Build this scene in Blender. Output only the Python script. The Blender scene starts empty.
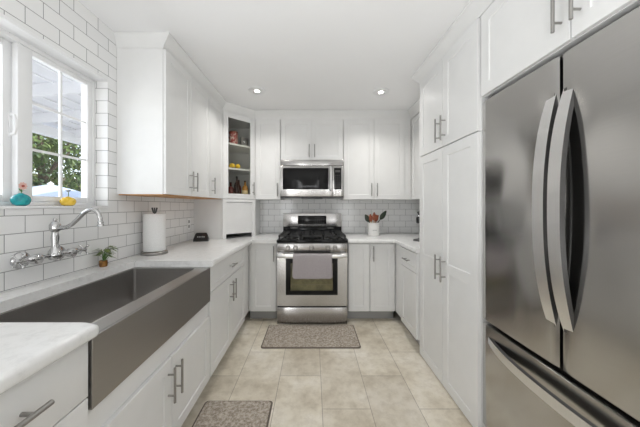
import bpy, bmesh, math, random
from mathutils import Vector, Matrix
random.seed(7)
I = 0.0254                      # every length below is in inches
S = bpy.context.scene
C = S.collection
PI = math.pi

# ------------------------------------------------------------------ camera
cd = bpy.data.cameras.new('camera')
cam = bpy.data.objects.new('camera', cd); C.objects.link(cam)
cam.location = (0, 0, 50.5*I); cam.rotation_euler = (PI/2, 0, 0)
cd.sensor_width = 36; cd.lens = 36*248/640
cd.shift_x = 7/640; cd.shift_y = -7.5/640
cd.clip_start = 0.02; cd.clip_end = 200
S.camera = cam

# ------------------------------------------------------------------ world, sun, daylight, exposure
S.view_settings.view_transform = 'Standard'; S.view_settings.look = 'None'
S.view_settings.gamma = 1; S.view_settings.use_curve_mapping = False
S.view_settings.exposure = 0.44
w = bpy.data.worlds.new('sky'); S.world = w; w.use_nodes = True
nt = w.node_tree; nt.nodes.clear()
sk = nt.nodes.new('ShaderNodeTexSky'); sk.sky_type = 'NISHITA'; sk.sun_disc = False
sk.sun_elevation = math.radians(55); sk.sun_rotation = math.radians(200)
hs = nt.nodes.new('ShaderNodeHueSaturation'); hs.inputs['Saturation'].default_value = 0.45
bg = nt.nodes.new('ShaderNodeBackground'); bg.inputs['Strength'].default_value = 0.38
ow = nt.nodes.new('ShaderNodeOutputWorld')
nt.links.new(sk.outputs[0], hs.inputs['Color']); nt.links.new(hs.outputs[0], bg.inputs[0]); nt.links.new(bg.outputs[0], ow.inputs[0])
sd = bpy.data.lights.new('sun', 'SUN'); sd.energy = 3.6; sd.angle = 0.02; sd.color = (1, .96, .9)
so = bpy.data.objects.new('sun', sd); C.objects.link(so); so.rotation_euler = (0, math.radians(42), math.radians(25))

def area(name, loc, rot, sx, sy, power, color=(1, 1, 1), spread=180):
    d = bpy.data.lights.new(name, 'AREA'); d.shape = 'RECTANGLE'; d.size = sx*I; d.size_y = sy*I
    d.energy = power; d.color = color; d.spread = math.radians(spread)
    o = bpy.data.objects.new(name, d); C.objects.link(o)
    o.location = Vector(loc)*I; o.rotation_euler = rot
    return o
# added fill panels before the solid rear wall; daylight through the sink window
area('rear_fill_left', (-35, -84, 44), (PI/2+.12, 0, -.25), 20, 76, 17, (.965, .98, 1))
area('rear_fill_right', (43, -84, 44), (PI/2+.12, 0, .2), 20, 76, 7, (.965, .98, 1))
# added fill panel, unseen behind the camera, aimed up to brighten the ceiling
area('ceiling_fill_panel', (4, -14, 34), (PI, 0, 0), 50, 16, 21, (.965, .98, 1))
area('window_daylight', (-115, 40, 64), (0, -PI/2, 0), 70, 50, 42, (.95, .97, 1))
DOWNLIGHT_POWER = 3.1

# ------------------------------------------------------------------ materials
def new_mat(name):
    m = bpy.data.materials.new(name); m.use_nodes = True
    return m, m.node_tree, m.node_tree.nodes['Principled BSDF']
def setp(b, col=None, rough=None, metal=None, spec=None, **k):
    if col is not None: b.inputs['Base Color'].default_value = (*col, 1)
    if rough is not None: b.inputs['Roughness'].default_value = rough
    if metal is not None: b.inputs['Metallic'].default_value = metal
    if spec is not None: b.inputs['Specular IOR Level'].default_value = spec
    for a, v in k.items(): b.inputs[a.replace('_', ' ')].default_value = v
def coords(t, kind='Position', scale=(1, 1, 1)):
    g = t.nodes.new('ShaderNodeNewGeometry') if kind == 'Position' else t.nodes.new('ShaderNodeTexCoord')
    mp = t.nodes.new('ShaderNodeMapping'); mp.inputs['Scale'].default_value = scale
    t.links.new(g.outputs[kind], mp.inputs['Vector'])
    return mp.outputs[0]
def noise(t, vec, scale, detail=3, rough=.55):
    n = t.nodes.new('ShaderNodeTexNoise'); n.inputs['Scale'].default_value = scale
    n.inputs['Detail'].default_value = detail; n.inputs['Roughness'].default_value = rough
    t.links.new(vec, n.inputs['Vector']); return n.outputs[0]
def ramp(t, fac, stops):
    r = t.nodes.new('ShaderNodeValToRGB'); e = r.color_ramp.elements
    while len(e) < len(stops): e.new(.5)
    for q, (p, c) in zip(e, stops): q.position = p; q.color = (*c, 1)
    t.links.new(fac, r.inputs[0]); return r.outputs[0]
def bump(t, b, h, strength, dist=.002, invert=False):
    n = t.nodes.new('ShaderNodeBump'); n.inputs['Strength'].default_value = strength
    n.inputs['Distance'].default_value = dist; n.invert = invert
    t.links.new(h, n.inputs['Height']); t.links.new(n.outputs[0], b.inputs['Normal']); return n
def mix(t, fac, a, b, mode='MIX'):
    m = t.nodes.new('ShaderNodeMix'); m.data_type = 'RGBA'; m.blend_type = mode
    for s, v in ((0, fac), (6, a), (7, b)):
        if hasattr(v, 'links') or hasattr(v, 'node'): t.links.new(v, m.inputs[s])
        elif s == 0: m.inputs[0].default_value = v
        else: m.inputs[s].default_value = (*v, 1)
    return m.outputs[2]

def painted(name, col, rough, scale=9, amt=.03):
    m, t, b = new_mat(name); setp(b, col, rough)
    n = noise(t, coords(t), scale)
    t.links.new(ramp(t, n, [(.3, tuple(c*(1-amt) for c in col)), (.7, col)]), b.inputs['Base Color'])
    return m
def speckled(name, c1, c2, scale, rough, bumps=0, detail=2, lo=.4, hi=.6, kind='Position'):
    m, t, b = new_mat(name); setp(b, c1, rough)
    n = noise(t, coords(t, kind), scale, detail)
    t.links.new(ramp(t, n, [(lo, c1), (hi, c2)]), b.inputs['Base Color'])
    if bumps: bump(t, b, n, bumps)
    return m
M = {}
M['cab'] = painted('cabinet_paint', (.80, .80, .79), .32)
M['ceil'] = painted('ceiling_paint', (.92, .92, .92), .9, 2, .015)
M['wall'] = painted('wall_paint', (.82, .82, .81), .8)
M['trim'] = painted('white_vinyl', (.86, .86, .86), .35)
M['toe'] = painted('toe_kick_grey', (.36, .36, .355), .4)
M['plastic_white'] = painted('white_plastic', (.85, .85, .84), .3)
M['paper'] = speckled('paper_towel', (.86, .86, .85), (.80, .80, .79), 220, .95, .3)
M['ceramic_white'] = painted('white_ceramic', (.84, .83, .81), .18)
M['black'] = painted('black_plastic', (.012, .012, .013), .3)
M['blackenamel'] = painted('black_enamel', (.008, .008, .008), .12); M['blackenamel'].node_tree.nodes['Principled BSDF'].inputs['Specular IOR Level'].default_value = .2
M['iron'] = speckled('cast_iron', (.012, .012, .012), (.03, .03, .03), 300, .5, .1)
M['darkmetal'] = painted('dark_grey_metal', (.055, .053, .052), .3)
M['gap'] = painted('slot_shade_dark', (.02, .02, .02), .7)
M['wood'] = speckled('birch_underside', (.55, .27, .09), (.62, .33, .13), 12, .5)
M['spoonwood'] = speckled('red_brown_wood', (.20, .05, .022), (.30, .08, .035), 60, .5)
M['palewood'] = speckled('pale_wood', (.55, .33, .18), (.62, .40, .22), 60, .5)
M['greenblack'] = painted('dark_green_silicone', (.018, .03, .016), .4)
M['turq'] = speckled('turquoise_glaze', (.0, .22, .26), (.01, .34, .36), 60, .15, kind='Object')
M['yellow'] = speckled('yellow_glaze', (.75, .48, .03), (.85, .58, .08), 60, .15, kind='Object')
M['pink'] = painted('pale_pink_petal', (.85, .55, .48), .6)
M['redcentre'] = painted('dark_red_centre', (.35, .06, .04), .7)
M['stem'] = painted('green_stem', (.10, .20, .05), .6)
M['bluegrey'] = painted('blue_grey_petal', (.30, .36, .44), .6)
M['leaf'] = speckled('house_plant_leaf', (.10, .17, .045), (.22, .27, .08), 70, .45)
M['pot'] = speckled('brown_pot', (.17, .065, .012), (.30, .14, .02), 50, .2)
M['soil'] = speckled('soil', (.03, .02, .012), (.06, .04, .025), 200, .95)
M['lemon'] = speckled('lemon_peel', (.85, .55, .02), (.88, .62, .05), 90, .4, .15)
M['mat_edge'] = painted('mat_binding', (.17, .14, .115), .9, 120, .2)
M['redtin'] = speckled('red_patterned_tin', (.30, .03, .03), (.62, .48, .42), 45, .4, lo=.50, hi=.56)
M['greybox'] = painted('grey_box', (.22, .22, .22), .5)
M['cream'] = speckled('cream_label', (.72, .60, .36), (.60, .47, .24), 80, .7)
M['ribbon'] = painted('pale_blue_canvas', (.43, .50, .62), .8, 3, .08)
M['canvas2'] = painted('white_blue_canvas', (.62, .68, .78), .8, 3, .05)
M['patio'] = painted('patio_boards_paint', (.86, .86, .89), .7, 3, .05)
M['patiobeam'] = painted('patio_beam_paint', (.88, .88, .90), .6, 3, .03)
M['bark'] = speckled('bark', (.07, .05, .035), (.14, .10, .07), 20, .95, .5)
M['concrete'] = speckled('patio_concrete', (.45, .44, .42), (.52, .51, .49), 3, .9)
M['fencewood'] = speckled('fence_boards', (.20, .16, .12), (.28, .22, .17), 6, .9)
M['lcd'] = painted('pale_display_digits', (.55, .57, .58), .4)

def leafmat(name, c1, c2):
    m, t, b = new_mat(name); setp(b, c1, .55)
    n = noise(t, coords(t), 1.7, 3)
    t.links.new(ramp(t, n, [(.35, c1), (.65, c2)]), b.inputs['Base Color'])
    return m
M['fol1'] = leafmat('tree_leaves_green', (.055, .10, .028), (.15, .21, .05))
M['fol2'] = leafmat('tree_leaves_dark', (.025, .055, .018), (.06, .10, .03))
M['fol3'] = leafmat('tree_leaves_yellow', (.16, .20, .05), (.28, .30, .09))

def steel(name, col, rough, axis, aniso=0, streak=.12, wave=0):
    m, t, b = new_mat(name); setp(b, col, rough, 1.0)
    sc = {'x': (2, 260, 260), 'y': (260, 2, 260), 'z': (260, 260, 2)}[axis]
    n = noise(t, coords(t, 'Position', sc), 3, 3)
    r = t.nodes.new('ShaderNodeMapRange'); r.inputs[3].default_value = rough*(1-streak); r.inputs[4].default_value = rough*(1+streak)
    t.links.new(n, r.inputs[0]); t.links.new(r.outputs[0], b.inputs['Roughness'])
    t.links.new(ramp(t, n, [(.3, tuple(c*.94 for c in col)), (.7, col)]), b.inputs['Base Color'])
    bp = bump(t, b, n, .04, .0004)
    if wave:       # sheet metal is never quite flat
        b2 = bump(t, b, noise(t, coords(t, 'Position', (3.2, 3.2, 1.6)), 1.6, 1), wave, .012)
        t.links.new(b2.outputs[0], bp.inputs['Normal']); t.links.new(bp.outputs[0], b.inputs['Normal'])
    if aniso:
        b.inputs['Anisotropic'].default_value = aniso; b.inputs['Anisotropic Rotation'].default_value = .25
        tg_ = t.nodes.new('ShaderNodeTangent'); tg_.direction_type = 'RADIAL'; tg_.axis = 'Z'; t.links.new(tg_.outputs[0], b.inputs['Tangent'])
    return m
M['steel'] = steel('brushed_stainless', (.54, .53, .515), .17, 'y', .7, wave=.5)
M['steelh'] = steel('brushed_stainless_horizontal', (.45, .44, .43), .22, 'x', .7, wave=.25)
M['sink'] = steel('sink_stainless', (.36, .345, .33), .36, 'y'); M['basin'] = steel('basin_stainless', (.47, .455, .44), .36, 'y')
M['handle'] = steel('satin_nickel', (.36, .35, .335), .3, 'z')
M['bright'] = steel('handle_stainless', (.82, .815, .81), .3, 'z')
mm, t, b = new_mat('chrome'); setp(b, (.52, .52, .52), .05, 1.0); M['chrome'] = mm
t.links.new(ramp(t, noise(t, coords(t), 40), [(.3, (.50, .50, .50)), (.7, (.55, .55, .55))]), b.inputs['Base Color'])

def thin_glass(name, tint, refl=1.0):
    m = bpy.data.materials.new(name); m.use_nodes = True; t = m.node_tree; t.nodes.clear()
    tr = t.nodes.new('ShaderNodeBsdfTransparent'); tr.inputs[0].default_value = (*tint, 1)
    gl = t.nodes.new('ShaderNodeBsdfGlossy'); gl.inputs['Roughness'].default_value = .02
    fr = t.nodes.new('ShaderNodeFresnel'); fr.inputs[0].default_value = 1.45
    mu = t.nodes.new('ShaderNodeMath'); mu.operation = 'MULTIPLY'; mu.inputs[1].default_value = refl
    mx = t.nodes.new('ShaderNodeMixShader'); o = t.nodes.new('ShaderNodeOutputMaterial')
    ge = t.nodes.new('ShaderNodeNewGeometry'); iv = t.nodes.new('ShaderNodeMath'); iv.operation = 'SUBTRACT'; iv.inputs[0].default_value = refl
    t.links.new(ge.outputs['Backfacing'], iv.inputs[1]); iv.use_clamp = True; t.links.new(iv.outputs[0], mu.inputs[1])   # only the outer face mirrors
    t.links.new(fr.outputs[0], mu.inputs[0]); t.links.new(mu.outputs[0], mx.inputs[0])
    t.links.new(tr.outputs[0], mx.inputs[1]); t.links.new(gl.outputs[0], mx.inputs[2]); t.links.new(mx.outputs[0], o.inputs[0])
    return m
M['glass'] = thin_glass('window_glass', (.97, .98, .98))
M['cabglass'] = thin_glass('cabinet_glass', (.92, .92, .90), .6)
M['ovenglass'] = thin_glass('oven_glass', (.88, .86, .78), .4)
def bottle_glass(name, col):
    m, t, b = new_mat(name); setp(b, col, .08)
    t.links.new(ramp(t, noise(t, coords(t), 30), [(.3, tuple(c*.85 for c in col)), (.7, col)]), b.inputs['Base Color']); return m
M['darkbottle'] = bottle_glass('dark_brown_glass', (.035, .012, .008))
M['amber'] = bottle_glass('amber_glass', (.42, .19, .03))
M['plum'] = bottle_glass('plum_glass', (.11, .025, .02))
M['ovenin'] = speckled('oven_interior', (.38, .38, .30), (.27, .27, .22), 12, .3)

# quartz
mm, t, b = new_mat('white_quartz'); setp(b, (.84, .84, .83), .16); M['quartz'] = mm
n = noise(t, coords(t), 26, 6, .7)
t.links.new(ramp(t, n, [(.36, (.77, .77, .76)), (.5, (.84, .84, .83)), (.7, (.86, .86, .855))]), b.inputs['Base Color'])
# subway tile: joints follow world position so the rows run round the window reveal
mm, t, b = new_mat('subway_tile'); setp(b, (.82, .82, .81), .12); M['tile'] = mm
g = t.nodes.new('ShaderNodeNewGeometry'); sp = t.nodes.new('ShaderNodeSeparateXYZ'); t.links.new(g.outputs['Position'], sp.inputs[0])
ad = t.nodes.new('ShaderNodeMath'); t.links.new(sp.outputs[0], ad.inputs[0]); t.links.new(sp.outputs[1], ad.inputs[1])
cb = t.nodes.new('ShaderNodeCombineXYZ')
sx = t.nodes.new('ShaderNodeMath'); sx.operation = 'SUBTRACT'; sx.inputs[1].default_value = (41.76+3.04-52-6.08*20)*I
sz = t.nodes.new('ShaderNodeMath'); sz.operation = 'SUBTRACT'; sz.inputs[1].default_value = (36.2-3.15*20)*I
t.links.new(ad.outputs[0], sx.inputs[0]); t.links.new(sp.outputs[2], sz.inputs[0])
t.links.new(sx.outputs[0], cb.inputs[0]); t.links.new(sz.outputs[0], cb.inputs[1])
br = t.nodes.new('ShaderNodeTexBrick'); br.offset = .5; br.offset_frequency = 2; br.squash = 1
br.inputs['Scale'].default_value = 1; br.inputs['Brick Width'].default_value = 6.08*I; br.inputs['Row Height'].default_value = 3.15*I
br.inputs['Mortar Size'].default_value = .066*I; br.inputs['Mortar Smooth'].default_value = .15; br.inputs['Bias'].default_value = 0
br.inputs['Color1'].default_value = (.87, .87, .86, 1); br.inputs['Color2'].default_value = (.84, .84, .835, 1); br.inputs['Mortar'].default_value = (.28, .28, .275, 1)
t.links.new(cb.outputs[0], br.inputs['Vector']); t.links.new(br.outputs[0], b.inputs['Base Color'])
rr = t.nodes.new('ShaderNodeMapRange'); rr.inputs[3].default_value = .12; rr.inputs[4].default_value = .8
t.links.new(br.outputs[1], rr.inputs[0]); t.links.new(rr.outputs[0], b.inputs['Roughness'])
bump(t, b, br.outputs[1], .5, .0015, True)
# floor tile 12 x 24, running bond along the room
mm, t, b = new_mat('floor_tile'); setp(b, (.5, .46, .4), .38); M['floor'] = mm
g = t.nodes.new('ShaderNodeNewGeometry'); sp = t.nodes.new('ShaderNodeSeparateXYZ'); t.links.new(g.outputs['Position'], sp.inputs[0])
fx = t.nodes.new('ShaderNodeMath'); fx.operation = 'SUBTRACT'; fx.inputs[1].default_value = (2.3-12.1*20)*I
fy = t.nodes.new('ShaderNodeMath'); fy.operation = 'SUBTRACT'; fy.inputs[1].default_value = (61.7+12.05-24.1*20)*I
t.links.new(sp.outputs[0], fx.inputs[0]); t.links.new(sp.outputs[1], fy.inputs[0])
cb = t.nodes.new('ShaderNodeCombineXYZ'); t.links.new(fy.outputs[0], cb.inputs[0]); t.links.new(fx.outputs[0], cb.inputs[1])
br = t.nodes.new('ShaderNodeTexBrick'); br.offset = .5; br.offset_frequency = 2
br.inputs['Scale'].default_value = 1; br.inputs['Brick Width'].default_value = 24.1*I; br.inputs['Row Height'].default_value = 12.1*I
br.inputs['Mortar Size'].default_value = .09*I; br.inputs['Mortar Smooth'].default_value = .2; br.inputs['Bias'].default_value = 0
br.inputs['Color1'].default_value = (1, 1, 1, 1); br.inputs['Color2'].default_value = (.84, .83, .82, 1); br.inputs['Mortar'].default_value = (.5, .47, .44, 1)
t.links.new(cb.outputs[0], br.inputs['Vector'])
n1 = noise(t, coords(t), 2.6, 6, .62); n2 = noise(t, coords(t, 'Position', (1, 1, 1)), 16, 5, .7)
c1 = ramp(t, n1, [(.30, (.56, .49, .375)), (.5, (.79, .73, .61)), (.68, (.93, .885, .80))])
c2 = ramp(t, n2, [(.35, (.86, .845, .82)), (.55, (1, 1, 1))])
cc = mix(t, 1.0, c1, c2, 'MULTIPLY'); cc = mix(t, 1.0, cc, br.outputs[0], 'MULTIPLY')
t.links.new(cc, b.inputs['Base Color']); bump(t, b, br.outputs[1], .4, .001, True)
# woven mat
mm, t, b = new_mat('mottled_mat'); setp(b, (.3, .26, .22), .95); M['mat'] = mm
n1 = noise(t, coords(t), 60, 4, .75); n2 = noise(t, coords(t), 420, 2)
t.links.new(ramp(t, n1, [(.38, (.26, .215, .17)), (.5, (.42, .365, .305)), (.62, (.58, .525, .455))]), b.inputs['Base Color']); bump(t, b, n2, .6, .003)
# dish towel
mm, t, b = new_mat('mauve_towel'); setp(b, (.40, .36, .37), .95); M['towel'] = mm
sp = t.nodes.new('ShaderNodeSeparateXYZ'); tc = t.nodes.new('ShaderNodeNewGeometry'); t.links.new(tc.outputs['Position'], sp.inputs[0])
wv = t.nodes.new('ShaderNodeMath'); wv.operation = 'MULTIPLY'; wv.inputs[1].default_value = 600; t.links.new(sp.outputs[2], wv.inputs[0])
sn = t.nodes.new('ShaderNodeMath'); sn.operation = 'SINE'; t.links.new(wv.outputs[0], sn.inputs[0])
nn = noise(t, coords(t), 60, 3)
t.links.new(mix(t, nn, (.36, .325, .335), (.44, .405, .415)), b.inputs['Base Color']); bump(t, b, sn.outputs[0], .25, .001)
def emitter(name, col, s):
    m, t, b = new_mat(name); setp(b, (.9, .9, .9), .4)
    b.inputs['Emission Color'].default_value = (*col, 1); b.inputs['Emission Strength'].default_value = s; return m
M['lens'] = emitter('lamp_lens', (1, .97, .92), 14)

# ------------------------------------------------------------------ mesh helpers
class B:
    def __init__(s): s.bm = bmesh.new(); s.mi = 0
    def _f(s, vs):
        try: f = s.bm.faces.new(vs); f.material_index = s.mi; return f
        except ValueError: return None
    def box(s, x0, x1, y0, y1, z0, z1):
        v = [s.bm.verts.new(p) for p in ((x0,y0,z0),(x1,y0,z0),(x1,y1,z0),(x0,y1,z0),(x0,y0,z1),(x1,y0,z1),(x1,y1,z1),(x0,y1,z1))]
        for q in ((3,2,1,0),(4,5,6,7),(0,1,5,4),(1,2,6,5),(2,3,7,6),(3,0,4,7)): s._f([v[i] for i in q])
        return s
    def prism(s, poly, z0, z1):
        a = [s.bm.verts.new((x,y,z0)) for x,y in poly]; c = [s.bm.verts.new((x,y,z1)) for x,y in poly]; n = len(poly)
        s._f(a[::-1]); s._f(c)
        for i in range(n): s._f([a[i], a[(i+1)%n], c[(i+1)%n], c[i]])
        return s
    def rings(s, rs, cap=True, closed=False):
        vs = [[s.bm.verts.new(p) for p in r] for r in rs]; n = len(vs[0])
        for a, c in zip(vs, vs[1:]+([vs[0]] if closed else [])):
            for i in range(n): s._f([a[i], a[(i+1)%n], c[(i+1)%n], c[i]])
        if cap and not closed: s._f(vs[0][::-1]); s._f(vs[-1])
        return s
    def tube(s, pts, r, n=12, cap=True):
        pts = [Vector(p) for p in pts]; rs = r if isinstance(r, (list, tuple)) else [r]*len(pts)
        out = []; up = None
        for i, p in enumerate(pts):
            d = (pts[min(i+1, len(pts)-1)] - pts[max(i-1, 0)]).normalized()
            if up is None:
                up = Vector((0,0,1)) if abs(d.z) < .9 else Vector((1,0,0))
            a = d.cross(up).normalized(); c = a.cross(d).normalized(); up = c
            out.append([p + (a*math.cos(2*PI*k/n) + c*math.sin(2*PI*k/n))*rs[i] for k in range(n)])
        return s.rings(out, cap)
    def lathe(s, prof, c=(0,0,0), n=24, axis='z'):
        out = []
        for r, h in prof:
            ring = []
            for k in range(n):
                a, bb = r*math.cos(2*PI*k/n), r*math.sin(2*PI*k/n)
                v = {'z': (a, bb, h), 'x': (h, a, bb), 'y': (bb, h, a)}[axis]
                ring.append(Vector(c)+Vector(v))
            out.append(ring)
        return s.rings(out)
    def ball(s, c, rx, ry=None, rz=None, n=16, m=10):
        ry = ry or rx; rz = rz or rx; out = []
        for j in range(1, m):
            t_ = PI*j/m
            out.append([Vector(c)+Vector((rx*math.sin(t_)*math.cos(2*PI*k/n), ry*math.sin(t_)*math.sin(2*PI*k/n), -rz*math.cos(t_))) for k in range(n)])
        return s.rings(out)
    def leaf(s, p, d, L, W, up=(0,0,1), droop=.2):
        p = Vector(p); d = Vector(d).normalized(); a = d.cross(Vector(up))
        if a.length < 1e-3: a = Vector((1,0,0))
        a.normalize(); nn_ = a.cross(d)
        q = [p, p+d*L*.35+a*W*.5+nn_*L*.06, p+d*L*.75+a*W*.35-nn_*L*droop*.4, p+d*L-nn_*L*droop, p+d*L*.75-a*W*.35-nn_*L*droop*.4, p+d*L*.35-a*W*.5+nn_*L*.06]
        m_ = [p+d*L*.35, p+d*L*.75-nn_*L*droop*.35]
        v = [s.bm.verts.new(x) for x in q]; u = [s.bm.verts.new(x) for x in m_]
        s._f([v[0], v[1], u[0]]); s._f([v[0], u[0], v[5]]); s._f([v[1], v[2], u[1], u[0]]); s._f([u[0], u[1], v[4], v[5]])
        s._f([v[2], v[3], u[1]]); s._f([u[1], v[3], v[4]])
        return s
    def bevel(s, wd, seg=2, ang=40):
        s.bm.normal_update()
        es = [e for e in s.bm.edges if len(e.link_faces) == 2 and e.calc_face_angle(0) > math.radians(ang)]
        bmesh.ops.bevel(s.bm, geom=es, offset=wd, segments=seg, profile=.5, affect='EDGES', clamp_overlap=True); return s
    def bevel_where(s, test, wd, seg=5):
        s.bm.normal_update()
        es = [e for e in s.bm.edges if all(test(v.co) for v in e.verts) and abs(e.verts[0].co.z-e.verts[1].co.z) < 1e-4]
        bmesh.ops.bevel(s.bm, geom=es, offset=wd, segments=seg, profile=.5, affect='EDGES', clamp_overlap=True); return s
    def build(s, name, mats, parent=None, smooth=35, fix=True, loc=None, rot=None):
        if fix: bmesh.ops.recalc_face_normals(s.bm, faces=s.bm.faces)
        bmesh.ops.scale(s.bm, vec=(I, I, I), verts=s.bm.verts)
        me = bpy.data.meshes.new(name); s.bm.to_mesh(me); s.bm.free()
        for m_ in (mats if isinstance(mats, (list, tuple)) else [mats]): me.materials.append(m_)
        if smooth:
            me.polygons.foreach_set('use_smooth', [True]*len(me.polygons)); me.set_sharp_from_angle(angle=math.radians(smooth))
        o = bpy.data.objects.new(name, me); C.objects.link(o)
        if parent: o.parent = parent
        if loc: o.location = Vector(loc)*I
        if rot: o.rotation_euler = rot
        return o
def tag(o, label=None, cat=None, group=None, kind=None):
    for k, v in (('label', label), ('category', cat), ('group', group), ('kind', kind)):
        if v: o[k] = v
    return o
def thing(name, label, cat, loc=(0,0,0), rz=0, group=None, kind=None):
    o = bpy.data.objects.new(name, None); C.objects.link(o); o.empty_display_size = .05
    o.location = Vector(loc)*I; o.rotation_euler = (0, 0, rz)
    return tag(o, label, cat, group, kind)
def struct(o): o['kind'] = 'structure'; return o

# ------------------------------------------------------------------ room shell
XL, XR, YB, YF, H = -52, 61, 132, -86, 96
struct(B().box(XL-6, XR+6, YF-6, YB+6, -4, 0).build('floor', M['floor']))
struct(B().box(XL-6, XR+6, YF-6, YB+6, H, H+4).build('ceiling', M['ceil']))
WY0, WY1, WZ0, WZ1 = 29.2, 62.8, 50.5, 82.7
wl = B()
wl.box(XL-6, XL, YF, WY0, 0, H).box(XL-6, XL, WY1, YB, 0, H).box(XL-6, XL, WY0, WY1, 0, WZ0-.5).box(XL-6, XL, WY0, WY1, WZ1, H)
struct(wl.build('wall_left', M['tile']))
struct(B().box(XL-6, XR+6, YB, YB+6, 0, H).build('wall_back', M['tile']))
struct(B().box(XR, XR+6, YF, YB, 0, H).build('wall_right', M['tile']))
wf = B().box(XL, XR, YF-5, YF, 0, H)
struct(wf.build('wall_front', M['wall']))
struct(B().box(XL-3.05, XL+.3, WY0+.02, WY1-.02, WZ0-.5, WZ0).bevel(.08).build('trim_1', M['trim']))          # window sill
struct(B().box(XL-3.05, XL+.1, WY0+.02, WY1-.02, WZ1-.7, WZ1-.02).bevel(.05).build('trim_2', M['trim']))        # window head lining

# window: a sliding window of two sashes with muntins
win = struct(thing('window_1', None, None, (XL-3, (WY0+WY1)/2, WZ0)))
wy0, wy1, wh = WY0-46+.03, WY1-46-.03, WZ1-WZ0-.75
win.location = Vector((XL-3.05, 46, WZ0))*I
def rect_frame(b_, x0, x1, y0, y1, z0, z1, f, fb=None):
    fb = fb or f
    b_.box(x0, x1, y0, y0+f, z0, z1).box(x0, x1, y1-f, y1, z0, z1).box(x0, x1, y0+f, y1-f, z0, z0+fb).box(x0, x1, y0+f, y1-f, z1-f, z1)
    return b_
rect_frame(B(), -2.9, 0, wy0, wy1, .02, wh, .8).bevel(.05).build('window_frame', M['trim'], win)
def sash(y0, y1, x0, x1, fl, fr):
    g0, g1, a, c = y0+fl, y1-fr, 2.0, wh-1.9
    s_ = B().box(x0, x1, y0, g0, .85, wh-.82).box(x0, x1, g1, y1, .85, wh-.82).box(x0, x1, g0, g1, .85, a).box(x0, x1, g0, g1, c, wh-.82).bevel(.12).build('sash', M['trim'], win)
    xm = (x0+x1)/2
    B().box(xm-.05, xm+.05, g0, g1, a, c).build('pane', M['glass'], s_)
    m_ = B(); m_.box(xm-.2, xm+.2, (g0+g1)/2-.24, (g0+g1)/2+.24, a, c)
    for k in (1, 2): m_.box(xm-.19, xm+.19, g0, g1, a+(c-a)*k/3-.24, a+(c-a)*k/3+.24)
    m_.build('muntins', M['trim'], s_)
    return s_
sash(.3, wy1-.82, -1.3, -.1, 2.5, 1.25)
s2 = sash(wy0+.82, .9, -2.8, -1.5, 1.5, 1.7)
lk = B(); lk.tube([(-1.3,-.55,13.4),(-.7,-.55,13.5),(-.45,-.55,14.4),(-.4,-.55,15.2),(-.45,-.55,16),(-.7,-.55,16.9),(-1.3,-.55,17)], .38, 10); lk.box(-1.52,-1.2,-.9,-.2,12.9,17.5)
lk.build('sash_lock', M['trim'], s2, loc=(0, .9, 0))

# crown moulding that runs round every wall cabinet and the pantry
prof = [(0, 92.25), (.25, 92.25), (.35, 92.9), (.9, 93.6), (1.7, 94.8), (2.1, 95.3), (2.25, 95.4), (2.25, 95.97), (0, 95.97)]
path = [(XL+.02, 65.6), (-39.8, 65.6), (-39.8, 108.3), (-28.3, 119.8), (47.35, 119.8), (47.35, 85.4), (37.0, 85.4), (37.0, 15)]
def offset_pt(i, d):
    def nrm(a, c):
        v = Vector((c[0]-a[0], c[1]-a[1])).normalized(); return Vector((v.y, -v.x))
    p = Vector(path[i])
    if i == 0: return p + Vector((0, -.4*d))
    if i == 1: return p + Vector((d, -.4*d))
    if i == len(path)-1: return p + nrm(path[-2], path[-1])*d
    n1_, n2_ = nrm(path[i-1], path[i]), nrm(path[i], path[i+1])
    return p + (n1_+n2_)*(d/(1+n1_.dot(n2_)))
cr = B(); cr.rings([[Vector((*offset_pt(i, o_), z_)) for o_, z_ in prof] for i in range(len(path))])
struct(cr.build('trim_3', M['cab'], smooth=30))

# ------------------------------------------------------------------ cabinets
def shaker(name, x0, x1, z0, z1, parent, rail=2.25, t_=.75, mid=None, mat=None):
    """a shaker door or drawer front in the local XZ plane, its front at y = -t_"""
    b_ = B(); bm = b_.bm
    def loop(a, c, d, e, y): return [bm.verts.new(p) for p in ((a,y,d),(c,y,d),(c,y,e),(a,y,e))]
    ow = loop(x0, x1, z0, z1, -t_); bk = loop(x0, x1, z0, z1, 0)
    b_._f(bk[::-1])
    for i in range(4): b_._f([ow[i], bk[i], bk[(i+1)%4], ow[(i+1)%4]])
    pan = [(z0+rail, z1-rail)] if mid is None else [(z0+rail, mid-rail/2), (mid+rail/2, z1-rail)]
    ins = [(loop(x0+rail, x1-rail, a, c, -t_), loop(x0+rail+.12, x1-rail-.12, a+.12, c-.12, -t_+.2)) for a, c in pan]
    lo, hi = ins[0][0], ins[-1][0]
    b_._f([ow[0], ow[1], lo[1], lo[0]]); b_._f([ow[2], ow[3], hi[3], hi[2]])
    if len(ins) == 1:
        b_._f([ow[1], ow[2], lo[2], lo[1]]); b_._f([ow[3], ow[0], lo[0], lo[3]])
    else:
        b_._f([ow[1], ow[2], hi[2], hi[1], lo[2], lo[1]]); b_._f([ow[3], ow[0], lo[0], lo[3], hi[0], hi[3]])
        b_._f([lo[3], lo[2], hi[1], hi[0]])
    for A, Bq in ins:
        b_._f(Bq)
        for i in range(4): b_._f([A[i], A[(i+1)%4], Bq[(i+1)%4], Bq[i]])
    b_.bevel(.05, 1, 60)
    return b_.build(name, mat or M['cab'], parent, smooth=20)
def slab(name, x0, x1, z0, z1, parent, t_=.75):
    return B().box(x0, x1, -t_, 0, z0, z1).bevel(.06).build(name, M['cab'], parent)
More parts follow.
